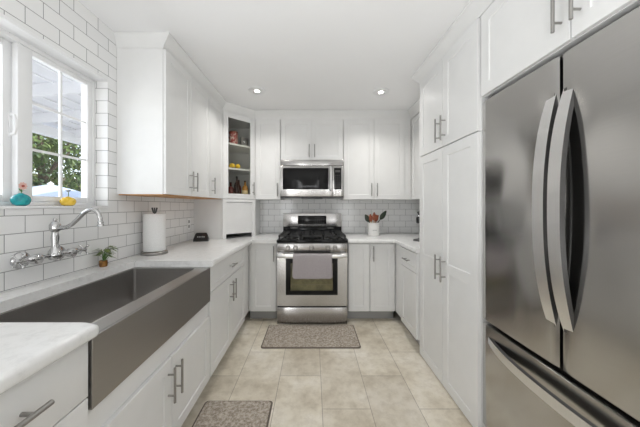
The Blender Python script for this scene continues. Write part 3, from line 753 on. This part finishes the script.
ck = thing('digital_clock', 'small black wedge-shaped digital clock on the counter by the corner', 'clock', (-46.0, 102.2, 36), .12)
b_ = B(); b_.rings([[Vector((x*s_, y, z)) for x, y, z in ((-3.0, -1.1, 0), (3.0, -1.1, 0), (2.95, -1.0, .9), (2.3, -.1, 3.2), (1.9, .15, 3.5), (-1.9, .15, 3.5), (-2.3, -.1, 3.2), (-2.95, -1.0, .9))] if k == 0 else [Vector((x*s_, y, z)) for x, y, z in ((-2.8, 1.3, 0), (2.8, 1.3, 0), (2.75, 1.35, .9), (2.1, 1.2, 2.8), (1.7, 1.1, 3.1), (-1.7, 1.1, 3.1), (-2.1, 1.2, 2.8), (-2.75, 1.35, .9))] for k, s_ in ((0, 1), (1, 1))])
b_.bevel(.15, 2).build('case', M['black'], ck)
dg = B()
for k, x in enumerate((-1.2, -.4, .5, 1.2)): dg.box(x-.22, x+.22, -.62, -.56, 1.6, 2.1)
dg.build('digits', M['lcd'], ck, loc=(0, 0, 0))

ol = thing('wall_outlet', 'white double wall outlet on the tile near the corner clock', 'outlet', (XL+.02, 103.6, 43))
B().box(0, .2, -1.4, 1.4, -2.3, 2.3).bevel(.1).build('cover_plate', M['plastic_white'], ol)
for zz in (-1, 1):
    s_ = B().box(.18, .3, -.6, .6, zz-.6, zz+.6).bevel(.08).build('socket', M['toe'], ol)

cr_ = thing('utensil_crock', 'white ribbed utensil crock on the counter right of the range', 'crock', (29.6, 121.5, 36))
prf = [(2.6, 0), (2.75, .15), (2.8, .6)]
for k in range(4): prf += [(2.8, 1.0+k*1.2), (2.72, 1.08+k*1.2), (2.72, 1.2+k*1.2), (2.8, 1.28+k*1.2)]
prf += [(2.8, 5.9), (2.9, 6.1), (2.9, 6.4), (2.6, 6.4), (2.55, 6.0), (2.55, .8), (.01, .7)]
B().lathe(prf, n=36).build('vessel', M['ceramic_white'], cr_)
mk = B()
for k in range(7): mk.box(-1.0+k*.28, -.82+k*.28, -2.86, -2.6, 2.75, 3.0)
mk.build('lettering', M['greybox'], cr_)
def utensil(name, label, dx_, dy_, lean, L, kind, m):
    u = thing(name, label, 'utensil', (29.6+dx_*.35, 121.5+dy_*.35, 36.85), 0, 'utensils in the white crock')
    d_ = Vector((lean[0], lean[1], 1)).normalized()
    hn = B(); hn.tube([d_*.1, d_*L*.65], [.2, .22], 8); hn.build('handle', M['palewood'] if kind != 'black' else m, u)
    hd = B(); n_ = 12; rs = []
    side = d_.cross(Vector((0, 1, 0))).normalized(); fr_ = side.cross(d_).normalized()
    for k in range(n_+1):
        s_ = k/n_; wdt = (.25+(.95 if kind == 'black' else .7)*math.sin(PI*min(1, s_*1.0)**.8)) if kind != 'flat' else .3+.8*min(1, s_*2.5)
        if kind == 'flat' and k == n_: wdt = .8
        wdt = max(wdt, .15); c_ = d_*(L*.62+s_*L*.38)
        rs.append([c_+side*wdt*math.cos(a)+fr_*.17*math.sin(a) for a in [2*PI*q/10 for q in range(10)]])
    hd.rings(rs); hd.build('head', m, u)
    return u
utensil('spatula', 'dark green spatula leaning far right out of the white crock', -4.9, 0, (.70, -.03), 13.8, 'black', M['greenblack'])
utensil('cooking_spoon', 'dark spoon leaning left out of the white crock', 3.3, 1.2, (-.54, 0), 10.7, 'black', M['greenblack'])
utensil('wooden_spoon', 'tall red-brown spoon standing upright in the middle of the white crock', -.1, -2.4, (0.02, 0), 10.6, 'spoon', M['spoonwood'])
utensil('wooden_spoon', 'red-brown spoon left of the middle one in the white crock', -1.0, -1.6, (-.14, 0), 9.8, 'spoon', M['spoonwood'])
utensil('turner', 'short red-brown flat turner leaning right in the white crock', .9, 2.2, (.16, 0), 9.4, 'flat', M['spoonwood'])
utensil('wooden_spoon', 'pale wooden spoon behind the red ones in the white crock', 1.2, 3.2, (-.34, .03), 9.6, 'spoon', M['palewood'])

kg = thing('kitchen_gadget', 'chrome gadget with a black head on a thin stand, half behind the pantry', 'kitchen gadget', (44.2, 103.2, 36))
B().lathe([(2.4, 0), (2.4, .35), (2.1, .7), (.6, .95), (.4, 1.2)], n=28).build('foot', M['darkmetal'], kg)
B().tube([(.3, 0, .8), (.3, 0, 8.0)], .45, 12).build('stand', M['chrome'], kg)
B().lathe([(.6, 7.2), (1.1, 7.4), (1.2, 7.7), (1.2, 9.4), (1.0, 9.9), (.6, 10.0)], n=24).build('head', M['black'], kg)
B().lathe([(.6, 10.0), (.95, 10.2), (.9, 10.7), (.5, 11.0)], n=20).build('collar', M['chrome'], kg)
B().lathe([(.35, 11.0), (.75, 11.4), (.8, 11.9), (.45, 12.3), (.01, 12.35)], n=18).build('knob', M['black'], kg)

# ------------------------------------------------------------------ contents of the glass cabinet
def at(x, y, z): return (x, y, uz+z)
def bottle(x, y, r_, h, m, label, lab=None, group='bottles in the glass cabinet'):
    b0 = thing('bottle', label, 'bottle', at(x, y, .76), 0, group)
    B().lathe([(r_*.9, 0), (r_, .15), (r_, h*.55), (r_*.75, h*.66), (r_*.34, h*.74), (r_*.30, h*.93)], n=20).build('vessel', m, b0)
    B().lathe([(r_*.36, h*.92), (r_*.36, h), (.01, h)], n=14).build('cap', M['black'], b0)
    if lab: B().lathe([(r_*1.0, h*.14), (r_*1.03, h*.15), (r_*1.03, h*.42), (r_*1.0, h*.43)], n=20).build('label', lab, b0)
def gp(t_, d_): return -39.5+.707*t_-.707*d_, 108.2+.707*t_+.707*d_       # along and behind the glass door
bottle(*gp(8.4, 3.0), 1.35, 10.0, M['darkbottle'], 'tall dark brown bottle in the middle of the bottom shelf of the glass cabinet')
bottle(*gp(12.4, 2.6), 1.4, 8.2, M['amber'], 'amber bottle with a cream label on the bottom shelf of the glass cabinet', M['cream'])
bottle(*gp(5.2, 2.8), 1.35, 7.0, M['plum'], 'short plum-coloured bottle at the left of the bottom shelf of the glass cabinet')
bottle(*gp(10.6, 5.2), 1.2, 8.6, M['plum'], 'plum bottle behind the amber one on the bottom shelf of the glass cabinet')
for k, (t_, d_) in enumerate(((5.6, 2.3), (8.6, 2.5), (7.0, 5.0))):
    b_ = B().lathe([(.05, -1.45), (.3, -1.3), (.75, -.9), (1.1, -.3), (1.15, .2), (.9, .85), (.45, 1.3), (.15, 1.5), (.05, 1.55)], (0, 0, 1.16), 18, 'x').build('lemon', M['lemon'], None, loc=at(*gp(t_, d_), 14.21), rot=(0, 0, .6+k))
    tag(b_, ['yellow lemon at the left of the middle shelf of the glass cabinet', 'yellow lemon furthest right on the middle shelf of the glass cabinet', 'yellow lemon behind the other two on the middle shelf of the glass cabinet'][k], 'lemon', 'lemons in the glass cabinet')
tn = thing('canister', 'red and white patterned canister on the top shelf of the glass cabinet', 'canister', at(*gp(6.6, 3.0), 25.41))
B().lathe([(1.9, 0), (2.0, .1), (2.0, 5.0), (1.9, 5.1)], n=28).build('tin', M['redtin'], tn)
B().lathe([(2.05, 5.0), (2.05, 5.6), (1.9, 5.75), (.01, 5.8)], n=28).build('lid', M['spoonwood'], tn)
bx = thing('picture_frame', 'small grey framed box on the top shelf of the glass cabinet', 'frame', at(*gp(12.0, 2.6), 25.41), PI/4)
f_ = frame_xz(-1.9, 1.9, 0, 4.0, .8, .5); f_.build('frame', M['handle'], bx)
B().box(-1.1, 1.1, -.2, .05, .8, 3.2).build('insert', M['greybox'], bx)

# ------------------------------------------------------------------ mats on the floor
def mat_(label, x0, x1, y0, y1):
    o_ = thing('kitchen_mat', label, 'mat', ((x0+x1)/2, (y0+y1)/2, 0), 0, 'mottled brown kitchen mats')
    wx, wy = (x1-x0)/2, (y1-y0)/2
    b2 = B(); b2.rings([rr(-wx, wx, -wy, wy, .9, .02), rr(-wx-.05, wx+.05, -wy-.05, wy+.05, .9, .2), rr(-wx+.15, wx-.15, -wy+.15, wy-.15, .9, .36)]); b2.build('binding', M['mat_edge'], o_)
    B().rings([rr(-wx+.35, wx-.35, -wy+.35, wy-.35, .8, .3), rr(-wx+.4, wx-.4, -wy+.4, wy-.4, .8, .45)]).build('pile', M['mat'], o_)
mat_('mottled brown kitchen mat in front of the range', -18.6, 17.1, 87.8, 104.9)
mat_('mottled brown kitchen mat in front of the sink', -27.6, -10.3, 30, 64)

# ------------------------------------------------------------------ downlights
def downlight(x, y, label, power=DOWNLIGHT_POWER):
    t_ = thing('downlight', label, 'ceiling light', (x, y, H), 0, 'recessed ceiling lights')
    B().lathe([(2.7, -.35), (3.2, -.3), (3.3, -.05), (2.7, -.02)], n=36).build('trim_ring', M['trim'], t_)
    B().lathe([(2.72, -.3), (2.0, -.34), (.01, -.36)], n=32).build('lens', M['lens'], t_)
    d_ = bpy.data.lights.new('downlight_bulb', 'AREA'); d_.shape = 'DISK'; d_.size = 4*I; d_.energy = power; d_.color = (1, .975, .94); d_.spread = math.radians(132)
    l_ = bpy.data.objects.new('downlight_bulb', d_); C.objects.link(l_); l_.parent = t_; l_.location = (0, 0, -.5*I)
downlight(-22, 97.5, 'round recessed ceiling light on the left, nearer the glass cabinet')
downlight(27, 98.5, 'round recessed ceiling light on the right, nearer the pantry')

# ------------------------------------------------------------------ outside the window
struct(B().box(-900, XL-6.1, -300, 700, -6, -2).build('patio_ground', M['concrete']))
pc = thing('patio_cover', 'pale painted patio cover of boards and rafters outside the window', 'patio cover', (-120, 80, -2))
def roofz(x): return 101.5 + (x+178)*.085          # slopes up toward the house
b_ = B(); 
b_.rings([[Vector((x+120, y-80, roofz(x)+6+e)) for x, e in ((-59, 0), (-182, 0), (-182, 1.2), (-59, 1.2))] for y in (-40, 340)])
b_.build('roof_boards', M['patio'], pc)
for y in range(-30, 341, 30):
    b_ = B(); b_.rings([[Vector((x+120, y-80+yy, roofz(x)+e)) for x, e in ((-60, 0), (-180, 0), (-180, 5.9), (-60, 5.9))] for yy in (-.9, .9)])
    b_.build('rafter', M['patiobeam'], pc)
b_ = B()
for k in range(1, 13):
    x = -60-k*9.3; b_.rings([[Vector((x+120+q, yy-80, roofz(x)+5.4)) for q in (-.7, .7)] + [Vector((x+120+q, yy-80, roofz(x)+5.95)) for q in (.7, -.7)] for yy in (-40, 340)])
b_.build('battens', M['patiobeam'], pc)
B().box(-56, -52, -120, 260, 98.5, 104.5).build('eave_beam', M['patiobeam'], pc)
for y in (-20, 210, 330): B().box(-55.8, -52.2, y-80-1.8, y-80+1.8, 0, 98.5).build('post', M['patiobeam'], pc)

def tree(x, y, h, r_, m, label, nl=2600, leaf=7):
    t_ = thing('garden_tree', label, 'tree', (x, y, -2), 0, 'trees outside the window')
    tr_ = B(); tr_.tube([(0, 0, 0), (2, 1, h*.3), (-1, 2, h*.6), (0, 0, h*.85)], [5, 4, 3, 1.5], 8)
    for k in range(5):
        a = k*1.3; tr_.tube([(0, 1, h*.4+k*6), (math.cos(a)*r_*.4, math.sin(a)*r_*.4, h*.6+k*4), (math.cos(a)*r_*.7, math.sin(a)*r_*.7, h*.75)], [2, 1.4, .7], 6)
    tr_.build('trunk', M['bark'], t_)
    rnd = random.Random(int(x*7+y)); f_ = B(); cl = []
    for k in range(26):
        while True:
            p = Vector((rnd.uniform(-1, 1), rnd.uniform(-1, 1), rnd.uniform(-1, 1)))
            if p.length < 1: break
        cl.append(Vector((p.x*r_*.8, p.y*r_*.8, h*.60+p.z*h*.36)))
    for k in range(nl):
        c_ = rnd.choice(cl); d_ = Vector((rnd.gauss(0, 1), rnd.gauss(0, 1), rnd.gauss(0, 1))).normalized()
        p = c_ + d_*r_*.30*rnd.uniform(.55, 1.05)
        f_.leaf(p, d_+Vector((rnd.uniform(-.7, .7), rnd.uniform(-.7, .7), rnd.uniform(-.8, .3))), leaf*rnd.uniform(.6, 1.3), leaf*.5, droop=.2)
    f_.build('foliage', m, t_, smooth=0, fix=False)
tree(-330, 300, 190, 62, M['fol1'], 'bright green garden tree seen in the left panes of the window')
tree(-350, 420, 200, 75, M['fol2'], 'dark green garden tree seen in the right panes of the window')
tree(-420, 360, 230, 80, M['fol3'], 'yellow-green tall garden tree behind the other garden trees')
tree(-300, 215, 170, 50, M['fol2'], 'dark garden tree at the left edge of the window view')
tree(-300, 470, 165, 55, M['fol1'], 'bright green garden tree at the right edge of the window view')
tree(-460, 520, 230, 90, M['fol2'], 'dark garden tree far behind at the right of the window view', 2000, 10)
fn = B()
fn.box(-600, -597, -100, 700, -2, 120); o = fn.build('garden_fence', M['fencewood'])
tag(o, 'brown board fence behind the garden trees outside the window', 'fence')
def umbrella(x, y, top, r_, drop, m, label):
    u = thing('patio_umbrella', label, 'umbrella', (x, y, -2), 0, 'patio umbrellas outside the window')
    B().tube([(0, 0, 0), (0, 0, top)], 1.0, 10).build('pole', M['patiobeam'], u)
    c_ = B(); n_ = 8; rs = []
    for s_ in (0.02, .3, .6, .85, 1):
        rs.append([Vector((r_*s_*math.cos(2*PI*k/n_+.2), r_*s_*math.sin(2*PI*k/n_+.2), top+2-drop*s_**1.25)) for k in range(n_)])
    rs2 = [[p-Vector((0, 0, .5)) for p in r] for r in rs[::-1]]
    c_.rings(rs+rs2); c_.build('canopy', m, u, smooth=0)
    B().lathe([(2.4, 0), (2, 1), (.2, 2.5)], (0, 0, top+1.8), 10).build('finial', M['patiobeam'], u)
umbrella(-236, 223, 70, 48, 17, M['ribbon'], 'pale blue patio umbrella seen low in the left panes of the window')
umbrella(-245, 330, 73, 55, 14, M['canvas2'], 'whitish blue patio umbrella seen low in the right panes of the window')
